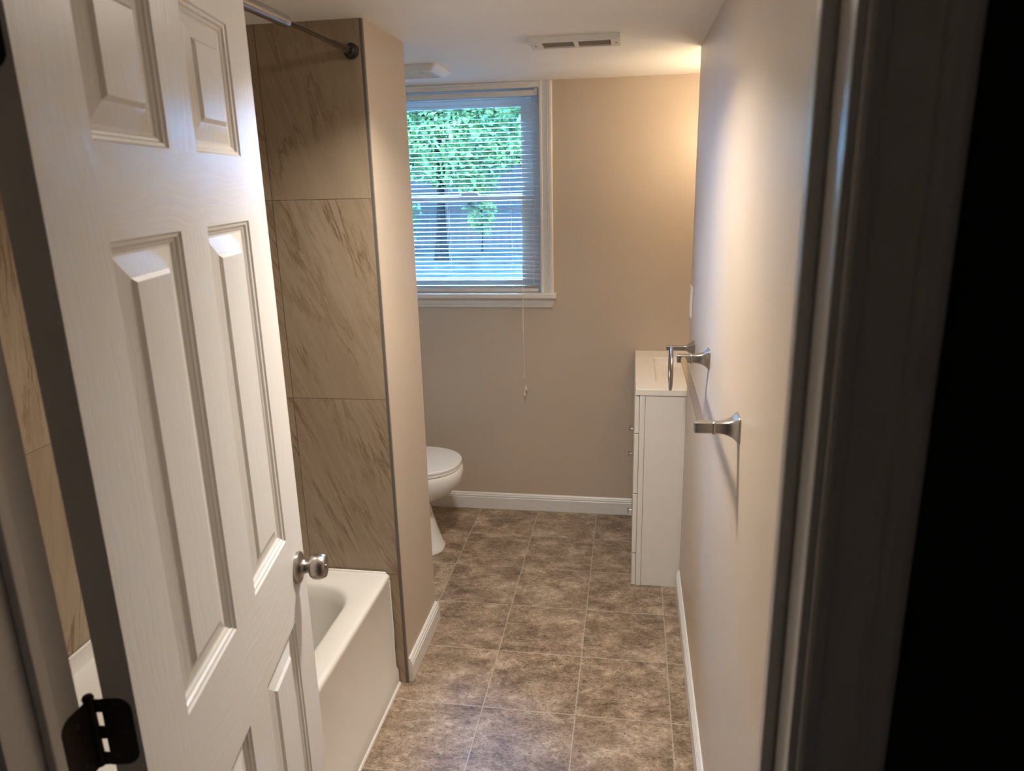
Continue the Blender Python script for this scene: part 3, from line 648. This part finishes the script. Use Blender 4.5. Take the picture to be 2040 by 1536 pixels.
for x, y, z in ((px+.001, -.052, .664), (px+.008, -.050, .692)):
    bm = bmesh.new(); lathe(bm, [(0, .0022), (.004, .0030), (.018, .0062), (.022, .0064), (.0235, .005)], (x, y, z), (0, 0, -1), 16); obj('tassel', local(bm, to), SLATM, cd, smooth=40)
bm = bmesh.new(); box(bm, .018-.0, .050, .014, .040, ZW0+.0005, ZW0+.004); o = obj('leaf_litter', bm, BRASS); tag(o, 'small brown scrap lying on the window stool under the blind', 'debris')

# ------------------------------------------------------------------ the lamps the room has (both out of the picture)
vl = thing('vanity_light', 'warm two globe light on the recess wall above the vanity', 'lamp', (1.275, -.40, 1.90)); to = Vector((1.275, -.40, 1.90))
obj('back_plate', local(bx(1.258, 1.275, -.60, -.22, 1.86, 1.94), to), NICKEL, vl, bevel=.004)
for y in (-.52, -.30):
    bm = bmesh.new(); tube(bm, [(1.258, y, 1.90), (1.15, y, 1.90), (1.135, y, 1.885)], .008); obj('arm', local(bm, to), NICKEL, vl)
    bm = bmesh.new(); bmesh.ops.create_uvsphere(bm, u_segments=20, v_segments=12, radius=.045, matrix=Matrix.Translation((1.128, y, 1.850))); obj('globe', local(bm, to), VGLOW, vl, smooth=60)
cl = thing('ceiling_light', 'round flush ceiling light above the middle of the bathroom', 'lamp', (.475, -1.80, CZ)); 
bm = bmesh.new(); lathe(bm, [(0, .10), (-.006, .10), (-.0118, .088), (-.012, .080)], (0, 0, 0), (0, 0, 1), 32); obj('base', bm, NICKEL, cl, smooth=40)
bm = bmesh.new(); lathe(bm, [(-.0125, .078), (-.020, .075), (-.029, .060), (-.034, .035), (-.035, .004)], (0, 0, 0), (0, 0, 1), 32); obj('diffuser', bm, CGLOW, cl, smooth=60)
ad = bpy.data.lights.new('lamp_beam', 'AREA'); ad.shape = 'DISK'; ad.size = .15; ad.energy = LAMP_BEAM; ad.color = WARM_C; ad.spread = math.radians(140)
ab = bpy.data.objects.new('lamp_beam', ad); C.objects.link(ab); ab.parent = cl; ab.location = (0, 0, -.038)

# ------------------------------------------------------------------ outdoors beyond the window
GZ = .55
struct('ground', bx(-14, 9, .35, 32, GZ-.2, GZ), GROUND, 'grassy yard outside the window', 'ground')
fe = thing('fence', 'weathered grey board fence beyond the window', 'fence', (-1.8, 9.6, GZ)); to = Vector((-1.8, 9.2, GZ))
for x in (-8.2, -5.8, -3.4, -1.0, 1.4, 3.8):
    obj('post', local(bx(x-.05, x+.05, 9.24, 9.34, GZ, GZ+1.5), to), PLANK, fe)
for z in (.75, 1.55): obj('rail', local(bx(-8.3, 3.9, 9.2, 9.24, z, z+.09), to), PLANK, fe)
k = 0; x = -8.25
pl0 = None
while x < 3.8:
    if pl0 is None:
        pl0 = obj('board', bx(-.0696, .0696, -.018, 0, 0, 1.42), PLANK, fe, bevel=.005); b_ = pl0
    else:
        b_ = pl0.copy(); C.objects.link(b_); b_.parent = fe
    b_.location = (x+.07 - to.x, 9.199 - to.y, -.01 + random.uniform(-.015, .015)); x += .1395; k += 1
def leaves(bm, c, rad, n, size, droop=0.3):
    for _ in range(n):
        while True:
            p = Vector((random.uniform(-1, 1), random.uniform(-1, 1), random.uniform(-1, 1)))
            if .25 < p.length < 1: break
        p = Vector(c) + Vector((p.x*rad[0], p.y*rad[1], p.z*rad[2]))
        d = Vector((random.gauss(0, 1), random.gauss(0, 1), random.gauss(0, .6)-droop)).normalized()
        s = d.cross(Vector((random.gauss(0, 1), random.gauss(0, 1), random.gauss(0, 1)))).normalized(); nn = d.cross(s)
        L = size*random.uniform(.7, 1.3); W = L*.28
        v = [bm.verts.new(q) for q in (p, p+d*L*.45+s*W+nn*L*.06, p+d*L, p+d*L*.45-s*W+nn*L*.06)]
        bm.faces.new((v[0], v[1], v[2])); bm.faces.new((v[0], v[2], v[3]))
def tree(name, x, y, h, crowns, m, label, size=.20):
    t = thing(name, label, 'tree', (x, y, GZ))
    bm = bmesh.new(); tube(bm, [(0, 0, 0), (.05, .02, h*.4), (-.04, .05, h*.75), (.02, 0, h)], [.12, .09, .06, .03], 10)
    for q in range(6):
        a = random.uniform(0, 2*PI); z = h*random.uniform(.35, .8); tube(bm, [(0, .02, z), (.5*math.cos(a), .5*math.sin(a), z+.35), (1.1*math.cos(a), 1.1*math.sin(a), z+.6)], [.05, .035, .012], 6)
    obj('trunk', bm, BARK, t, smooth=50)
    bm = bmesh.new()
    for c, r, n in crowns: leaves(bm, c, r, n, size)
    obj('crown', bm, m, t, recalc=False)
for tx, ty, n_, m_, lab in ((-2.05, 7.3, 13500, 0, 'bright green leafy tree in front of the fence, filling most of the window'), (-4.95, 7.4, 8000, 1, 'darker green leafy tree in front of the fence, half hidden by the partition'), (1.2, 7.4, 8000, 0, 'green leafy tree in front of the fence, past the window casing')):
    tree('leafy_tree', tx, ty, 4.2, [((.28, 0, 2.35), (1.38, .95, 1.30), n_), ((.1, .1, 3.9), (1.35, .9, 1.2), n_//4)], LEAF[m_], lab, .092)
for tx, m_, lab in ((-2.6, 1, 'tall dark tree rising behind the middle of the fence'), (-6.8, 0, 'tall tree rising behind the fence, far along it'), (1.5, 1, 'tall dark tree rising behind the fence end')):
    tree('tall_tree', tx, 12.6, 6.2, [((0, 0, 2.2), (1.85, 1.5, 2.0), 5600), ((0, 0, 4.6), (1.9, 1.5, 2.0), 3200)], LEAF[m_], lab, .26)
sh = thing('climbing_shrub', 'light green shrub standing in front of the grey fence boards', 'shrub', (-1.72, 8.75, GZ))
bm = bmesh.new(); leaves(bm, (0, 0, .75), (.26, .12, .50), 420, .085); leaves(bm, (-.03, 0, 1.1), (.34, .15, .30), 420, .085); obj('foliage', bm, LEAF[0], sh, recalc=False)
bm = bmesh.new(); tube(bm, [(0, 0, 0), (.03, 0, .5), (-.04, 0, 1.1)], [.02, .015, .008], 6); obj('stem', bm, BARK, sh)
sh = thing('climbing_shrub', 'dark green shrub at the foot of the fence, beside the partition in view', 'shrub', (-3.35, 8.6, GZ))
bm = bmesh.new(); leaves(bm, (0, 0, .6), (.65, .2, .6), 1200, .09); obj('foliage', bm, LEAF[1], sh, recalc=False)
bm = bmesh.new(); tube(bm, [(0, 0, 0), (-.03, 0, .4), (.04, 0, .9)], [.02, .015, .008], 6); obj('stem', bm, BARK, sh)
